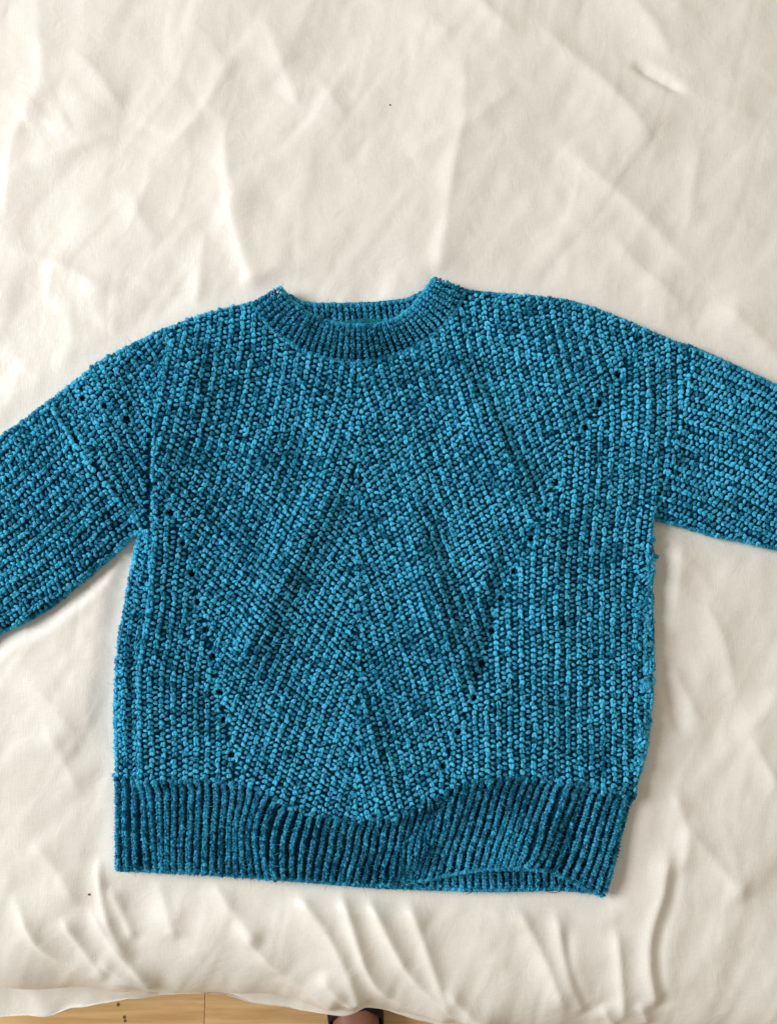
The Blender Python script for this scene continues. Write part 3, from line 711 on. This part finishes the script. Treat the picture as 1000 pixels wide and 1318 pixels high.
def build_duvet():
    xs = np.concatenate([np.arange(-820, -60, 20), np.arange(-60, 1060, 3.6), np.arange(1060, 1840, 20)])
    ys = np.concatenate([np.arange(-860, -40, 20), np.arange(-40, 1150, 3.6)])          # flat part
    ph = np.linspace(0, 1, 130)                                                       # rolled edge and underside
    X = np.repeat(xs[None], len(ys) + len(ph), 0)
    e = edge_line(xs)[None]
    Yf = np.repeat(ys[:, None], len(xs), 1)
    tt = (Yf - ys[0]) / (ys[-1] - ys[0])
    Yf = np.where(Yf > 1000, 1000 + (Yf - 1000) * ((e - AE - 1000) / 150.0 * 0.98), Yf)
    u = ph[:, None]; phi = u / 0.62 * (np.pi / 2)
    lip = lip_line(xs)[None]; lo = np.maximum(lip, e - 34)
    def path(us, ps):                                            # smooth piecewise path below the nose
        out = ps[-1] + 0 * (u + e)
        for (u0, p0, u1, p1) in zip(us[:-1], ps[:-1], us[1:], ps[1:]):
            t = smooth((u - u0) / (u1 - u0)); out = np.where((u >= u0) & (u < u1), p0 + (p1 - p0) * t, out)
        return out
    yb = path([0.62, 0.70, 0.82, 0.88, 1.0001], [e, e - 16, lo, lo - 6, np.minimum(e, lo) - 70])
    zb = path([0.62, 0.70, 0.82, 0.88, 1.0001], [-BE + 0 * e, -BE - 8 + 0 * e, -BE - 25 + 0 * e, -BE - 50 + 0 * e, -BE - 215 + 0 * e])
    ya = np.where(u <= 0.62, e - AE + AE * np.sin(np.minimum(phi, np.pi / 2)), yb)
    za = np.where(u <= 0.62, -BE * (1 - np.cos(np.minimum(phi, np.pi / 2))), zb)
    Y = np.vstack([Yf, ya + 0 * X[:len(ph)]]); Z = np.vstack([np.zeros_like(Yf), za + 0 * X[:len(ph)]])
    # metres
    PX, PY = plan(X, Y, HB); PZ = HB + Z * U
    ix, iy = image_of(PX, PY, PZ)
    # displacement (plan units)
    x, y = ix, iy
    D = np.zeros_like(x)
    wx = x + 26 * noise(x, y, 120, 61); wy = y + 26 * noise(x, y, 120, 62)
    D += 14 * noise(wx, wy, 230, 63) + 5.5 * noise(wx + .6 * wy, .6 * wy - .5 * wx, 95, 64) + 2.6 * noise(wx + .5 * wy, wy * .7, 44, 65) + 1.0 * noise(wx, wy, 20, 68)
    def fold(u, v, sc_, seed, amp, soft):                       # long soft creases with one steeper flank
        nonlocal D
        q = noise(u, v, sc_, seed) * 2
        D += amp * np.tanh(q / soft) * smooth(np.abs(noise(u + 900, v, sc_ * 1.3, seed + 7)) * 5)
    fold(wx + 0.55 * wy, 0.30 * wy, 120, 66, 0.7, 0.2)
    fold(0.5 * wx - 0.5 * wy, wy * .6 + .5 * wx, 110, 67, 0.6, 0.2)
    fold(wx + 0.7 * wy, 0.25 * wy - .2 * wx, 52, 71, 0.6, 0.20); fold(0.4 * wx - 0.6 * wy, wy * .5 + .6 * wx, 46, 73, 0.6, 0.2)
    fold(wx * .9 + 0.2 * wy, 0.3 * wy, 30, 75, 0.5, 0.25)
    low = smooth((-Z - BE + 10) / 20)
    D += low * (9 * noise(x * 0.5 + 300, Z * 2.2 + 0.5 * x, 26, 77) + 5 * noise(x, Z * 3, 34, 78))
    def y_top(pts): return pts[0][1] < 1050
    def r(pts, amp, wl, wr, tp=0.2, te=None): 
        nonlocal D
        D += ridge(x, y, pts, amp * (0.72 if y_top(pts) else 1.0), max(wl, 17 if y_top(pts) else 9) * 1.15, max(wr, 17 if y_top(pts) else 9) * 1.15, max(tp, .3) if y_top(pts) else tp, te, True)
    # upper left
    r([(50, -40), (51, 30), (53, 75), (60, 102), (30, 150), (12, 190), (9, 240), (8, 300)], 8, 12, 40, .05, .15)
    r([(85, 60), (118, 85), (142, 120), (166, 155)], 4.5, 10, 16)
    r([(36, 206), (80, 196), (115, 184), (152, 170)], 4.5, 12, 9)
    r([(192, 198), (226, 184), (250, 160), (275, 118), (306, 64)], 5.5, 18, 12)
    r([(288, 140), (291, 195), (298, 270), (312, 325), (334, 380)], 8, 11, 34, .15, .1)
    r([(266, 290), (258, 350), (252, 410)], 6, 8, 18)
    r([(10, 318), (55, 332), (105, 352), (145, 382)], 6, 20, 9)
    r([(165, 240), (182, 285), (205, 315)], 4, 8, 16)
    r([(30, 160), (58, 140)], 3, 6, 6); r([(62, 165), (90, 150)], 3, 6, 6)
    # upper middle
    r([(338, 10), (352, 55), (375, 110), (393, 155)], 7, 10, 30)
    r([(402, 85), (425, 125), (452, 160)], 4, 10, 18)
    r([(590, 55), (602, 105), (594, 165), (584, 215), (572, 290), (563, 365)], 7, 14, 20, .15, .05)
    r([(588, 160), (560, 182), (525, 205)], 4, 12, 9)
    r([(598, -20), (632, 16), (672, 52)], 6, 14, 9)
    r([(545, 10), (585, 50)], 4, 14, 14)
    r([(600, 165), (640, 130), (668, 110)], 4, 14, 14)
    # upper right
    r([(672, 10), (722, 60), (770, 100), (808, 138), (836, 178), (848, 212)], 8, 22, 20)
    r([(700, 165), (752, 215), (800, 255), (842, 296), (902, 358)], 8, 13, 28)
    r([(780, 300), (820, 340), (862, 378), (888, 410)], 6, 10, 16)
    r([(800, -20), (845, 40), (868, 92)], 8, 18, 22)
    D -= ridge(x, y, [(812, 78), (845, 98), (884, 122)], 7, 7, 6, .3)
    r([(880, 120), (930, 138), (1000, 165)], 4, 12, 14)
    r([(905, 170), (892, 230), (885, 300)], 5, 12, 14)
    r([(925, 385), (962, 420), (1010, 470)], 6, 11, 18)
    # right of the sweater
    r([(880, 665), (872, 740), (866, 820)], 5, 10, 12)
    D -= ridge(x, y, [(848, 840), (852, 880), (872, 920), (882, 950)], 6, 9, 11, .2)
    r([(862, 850), (880, 890), (905, 930)], 6, 9, 12)
    r([(858, 1000), (880, 1050), (884, 1090), (872, 1130)], 8, 14, 8)
    r([(900, 760), (935, 830), (950, 905)], 6, 18, 16); r([(965, 940), (985, 985), (1010, 1030)], 7, 16, 9)
    r([(1010, 880), (975, 930), (955, 960)], 5, 14, 14)
    r([(880, 1060), (930, 1120), (960, 1160)], 6, 14, 18)
    # foot end, right half
    r([(858, 1090), (852, 1150), (834, 1200), (832, 1245), (845, 1295)], 9, 12, 22, .15, .1)
    D -= ridge(x, y, [(872, 1110), (862, 1165), (845, 1212), (846, 1255), (858, 1298)], 4, 11, 9, .15, .1)
    r([(712, 1165), (722, 1215), (728, 1250), (752, 1300)], 7, 11, 16, .2, .1)
    D -= ridge(x, y, [(728, 1190), (732, 1250), (758, 1302)], 3, 9, 8)
    r([(660, 1160), (690, 1210), (712, 1260), (728, 1300)], 8, 16, 14)
    r([(790, 1190), (797, 1250), (800, 1310)], 7, 7, 14); r([(772, 1288), (792, 1318)], 5, 5, 8, .3)
    r([(820, 1282), (835, 1318)], 5, 5, 8, .3)
    r([(930, 1040), (950, 1130), (960, 1180)], 4, 20, 20)
    # foot end, middle
    r([(436, 1136), (456, 1195), (468, 1235), (486, 1262), (525, 1288), (590, 1306)], 10, 9, 13, .1, .1)
    r([(468, 1140), (498, 1200), (526, 1248), (566, 1282), (640, 1314)], 11, 9, 15, .1, .1)
    r([(520, 1142), (543, 1205), (562, 1255), (580, 1290)], 8, 11, 16)
    r([(572, 1262), (605, 1290), (650, 1318)], 8, 8, 10)
    r([(380, 1145), (425, 1200), (450, 1250), (462, 1288)], 8, 13, 12, .15, .05)
    r([(300, 1185), (345, 1235), (395, 1268), (440, 1292)], 9, 8, 17, .2, .1)
    r([(412, 1250), (440, 1275), (462, 1296)], 5, 7, 7)
    # foot end, left
    r([(270, 1128), (300, 1175), (340, 1215)], 6, 12, 16)
    r([(126, 1100), (130, 1165), (146, 1208), (172, 1240)], 7, 7, 11)
    r([(15, 1150), (50, 1220), (110, 1252), (185, 1276)], 8, 8, 14)
    r([(78, 1180), (108, 1225), (140, 1258)], 6, 6, 10); r([(112, 1170), (150, 1225), (200, 1275)], 7, 6, 10)
    r([(125, 1235), (160, 1258), (205, 1276)], 6, 4, 7); r([(140, 1140), (162, 1190), (172, 1215)], 5, 8, 12)
    r([(40, 1080), (75, 1120), (100, 1170)], 4, 14, 18)
    r([(60, 930), (90, 990), (105, 1030)], 5, 16, 16); r([(20, 860), (70, 905), (110, 960)], 4, 14, 14)
    r([(200, 1130), (215, 1180), (225, 1215)], 3, 12, 12)
    # the cloth is pressed flat by the sweater
    s = np.ones_like(D)
    inb = (X > -320) & (X < 1340) & (Y > 292) & (Y < 1258)
    ds = np.where(inb, sample(dSg, X, Y), -200)
    far = smooth((-ds - 2) / 30)
    # lint-fine settling: close to the garment the cloth lies just under it
    D = D * (0.10 + 0.90 * far) - 1.8 * (1 - far) - 3.0 * (ds > 8)
    D = np.where((far < 1) & (ds > -6), np.minimum(D, 0.5), D)
    # normals of the base surface
    P = np.stack([PX, PY, PZ], -1)
    du = np.gradient(P, axis=1); dv = np.gradient(P, axis=0)
    N = np.cross(dv, du); N /= np.linalg.norm(N, axis=-1)[..., None] + 1e-12
    N = np.where(N[..., 2:3] < -0.3, -N, N)
    P = P + N * (D * U)[..., None]
    r_, c_ = X.shape; idx = np.arange(r_ * c_).reshape(r_, c_)
    F = np.stack([idx[:-1, :-1].ravel(), idx[1:, :-1].ravel(), idx[1:, 1:].ravel(), idx[:-1, 1:].ravel()], 1)
    return mesh_np('duvet', P.reshape(-1, 3), F, M_cotton)
duvet = build_duvet()
tag(duvet, 'creased white cotton duvet covering the bed under the sweater', 'duvet')

# ------------------------------------------------------------------ mattress and base under the duvet
ex0, ey0 = plan(-800, 1190, HB); ex1, ey1 = plan(1820, -850, HB)
bed = empty('bed', (0, float(ey0), 0), 'low bed carrying the white duvet above the oak floor', 'bed')
mt = box('mattress', float(ex0), float(ex1), float(ey0) + 0.10, float(ey1), 0.27, HB - 0.075, M_mattress, None, 0.04)
bs = box('bed_base', float(ex0) + .02, float(ex1) - .02, float(ey0) + 0.17, float(ey1) - .02, 0.10, 0.268, M_base, None, 0.01)
for o in (mt, bs): o.parent = bed; o.location = (0, -float(ey0), 0)
for lx in (-0.8, 0.0, 0.8):
    for ly in (float(ey0) + 0.30, float(ey1) - 0.15):
        o = box('leg', lx - .03, lx + .03, ly - .03, ly + .03, 0.0, 0.10, M_base, None, 0.004); o.parent = bed; o.location = (0, -float(ey0), 0)

# ------------------------------------------------------------------ person standing at the foot of the bed
def make_foot(cx, toe_y, yaw):
    """stack of rounded outlines from the sole up to the shin (metres, toe towards +y)"""
    ns = 72; a = np.linspace(0, 2 * np.pi, ns + 1)[:-1]
    # z, heel y, toe y, half width, centre x shift
    lv = [(0.004, -0.030, 0.205, 0.036, 0), (0.012, -0.036, 0.214, 0.041, 0), (0.022, -0.038, 0.214, 0.043, 0), (0.032, -0.038, 0.203, 0.043, 0), (0.040, -0.038, 0.180, 0.042, 0),
          (0.048, -0.037, 0.158, 0.040, 0), (0.058, -0.036, 0.132, 0.038, 0), (0.068, -0.036, 0.108, 0.036, 0), (0.080, -0.036, 0.084, 0.034, 0), (0.095, -0.036, 0.062, 0.033, 0),
          (0.115, -0.038, 0.046, 0.033, 0), (0.150, -0.042, 0.038, 0.034, 0), (0.200, -0.052, 0.036, 0.039, 0), (0.260, -0.066, 0.034, 0.046, 0), (0.330, -0.078, 0.032, 0.052, 0), (0.400, -0.080, 0.030, 0.053, 0)]
    lv = np.array(lv); tq = np.linspace(0, len(lv) - 1, 46); lv = np.stack([np.interp(tq, np.arange(len(lv)), lv[:, c]) for c in range(5)], 1)
    for _ in range(3): lv[1:-1] = .25 * lv[:-2] + .5 * lv[1:-1] + .25 * lv[2:]
    rows = []
    for z, y0, y1, hw, sx in lv:
        yc = (y0 + y1) / 2; hy = (y1 - y0) / 2
        cy = np.sin(a); px = np.cos(a)
        pinch = 1 - 0.20 * smooth((0.45 - cy) / 0.9) * (hy > 0.07)         # narrower heel and waist
        rows.append(np.stack([cx * 0 + np.sign(px) * np.abs(px) ** 0.85 * hw * pinch + sx, yc + np.sign(cy) * np.abs(cy) ** 0.9 * hy, np.full(ns, z)], 1))
    V = np.array(rows)
    rot = np.array([[math.cos(yaw), -math.sin(yaw)], [math.sin(yaw), math.cos(yaw)]])
    return V, rot, ns
def close_stack(V, ns):
    m = V.shape[0]; P = V.reshape(-1, 3)
    F = [[i * ns + k, i * ns + (k + 1) % ns, (i + 1) * ns + (k + 1) % ns, (i + 1) * ns + k] for i in range(m - 1) for k in range(ns)]
    P = np.vstack([P, V[0].mean(0), V[-1].mean(0)]); c0 = m * ns; c1 = c0 + 1
    T = [[k, c0, c0, (k + 1) % ns] for k in range(ns)]
    import bmesh
    bm = bmesh.new(); vs = [bm.verts.new(p) for p in P]
    for f in F: bm.faces.new([vs[i] for i in f])
    for k in range(ns):
        bm.faces.new([vs[(k + 1) % ns], vs[k], vs[c0]]); bm.faces.new([vs[(m - 1) * ns + k], vs[(m - 1) * ns + (k + 1) % ns], vs[c1]])
    for f in bm.faces: f.smooth = True
    return bm
fx, fy = plan(466, 1289, 0.04); gx2, gy2 = plan(700, 1326, 0.0)
person = empty('person', (float(fx), float(fy) - 0.1, 0), 'person standing at the foot of the bed in black flat shoes, only the feet showing', 'person')
for (X, Y, yaw) in ((float(fx), float(fy) - 0.128, R(6)), (float(gx2), float(gy2) - 0.135, R(-8))):
    V, rot, ns = make_foot(0, 0, yaw)
    def place(bm, name, mat):
        for v in bm.verts:
            q = rot @ np.array([v.co.x, v.co.y]); v.co.x = X + q[0] - person.location.x; v.co.y = Y + q[1] - person.location.y
        me = bpy.data.meshes.new(name); bm.to_mesh(me); bm.free(); me.materials.append(mat)
        o = link(name, me, person); md = o.modifiers.new('subdivision', 'SUBSURF'); md.levels = 1; md.render_levels = 1
        return o
    place(close_stack(V, ns), 'foot', M_skin)
    S = V[:27].copy(); c = S.mean(1, keepdims=True); S[..., :2] = c[..., :2] + (S[..., :2] - c[..., :2]) * np.array([1.11, 1.055]); S[0, :, 2] = 0.001
    S[..., 2] += 0.003 * (S[..., 1] > 0.1)
    # each column of the shell runs up to the topline: low at sides and heel, a round throat over the instep
    import bmesh
    ends = []
    for k in range(ns):
        col = S[:, k]; e_ = len(col) - 1.0
        for i in range(1, len(col)):
            x_, y_, z_ = col[i]
            top = 0.044 + 0.006 * (y_ < 0)
            if z_ > top and y_ < 0.128 - 14 * x_ ** 2: e_ = i - 0.5; break
        ends.append(e_)
    ends = np.array(ends)
    for _ in range(6): ends = 0.25 * np.roll(ends, 1) + 0.5 * ends + 0.25 * np.roll(ends, -1)
    MR = 16; shell = np.zeros((MR, ns, 3)); lv_i = np.arange(S.shape[0])
    for k in range(ns):
        tq = np.linspace(0, ends[k], MR)
        shell[:, k] = np.stack([np.interp(tq, lv_i, S[:, k, c_]) for c_ in range(3)], 1)
    bm = bmesh.new(); vs = [bm.verts.new(p) for p in shell.reshape(-1, 3)]
    for i in range(MR - 1):
        for k in range(ns): bm.faces.new([vs[i * ns + k], vs[i * ns + (k + 1) % ns], vs[(i + 1) * ns + (k + 1) % ns], vs[(i + 1) * ns + k]])
    c0 = bm.verts.new(S[0].mean(0))
    for k in range(ns): bm.faces.new([vs[(k + 1) % ns], vs[k], c0])
    for f in bm.faces: f.smooth = True
    o = place(bm, 'shoe', M_shoe)
    md = o.modifiers.new('thickness', 'SOLIDIFY'); md.thickness = 0.003; md.offset = 1

# ------------------------------------------------------------------ lint on the duvet
for (lx, ly, sz, lab) in ((114, 1152, 1.3, 'tiny dark red lint speck on the duvet below the hem, far left'), (502, 134, 1.0, 'tiny dark speck on the duvet above the middle of the neckline')):
    X, Y = plan(lx, ly, HB)
    dg = bpy.context.evaluated_depsgraph_get()
    hit, loc, nrm, _ = duvet.ray_cast((float(X), float(Y), HB + 0.3), (0, 0, -1))
    z = loc.z if hit else HB
    k = VARIANTS[3] * np.array([sz * 1.3, sz, sz * .6]) * U
    o = mesh_np('lint_speck', k, IF, M_lint); o.location = (float(X), float(Y), z + sz * .4 * U)
    tag(o, lab, 'lint')
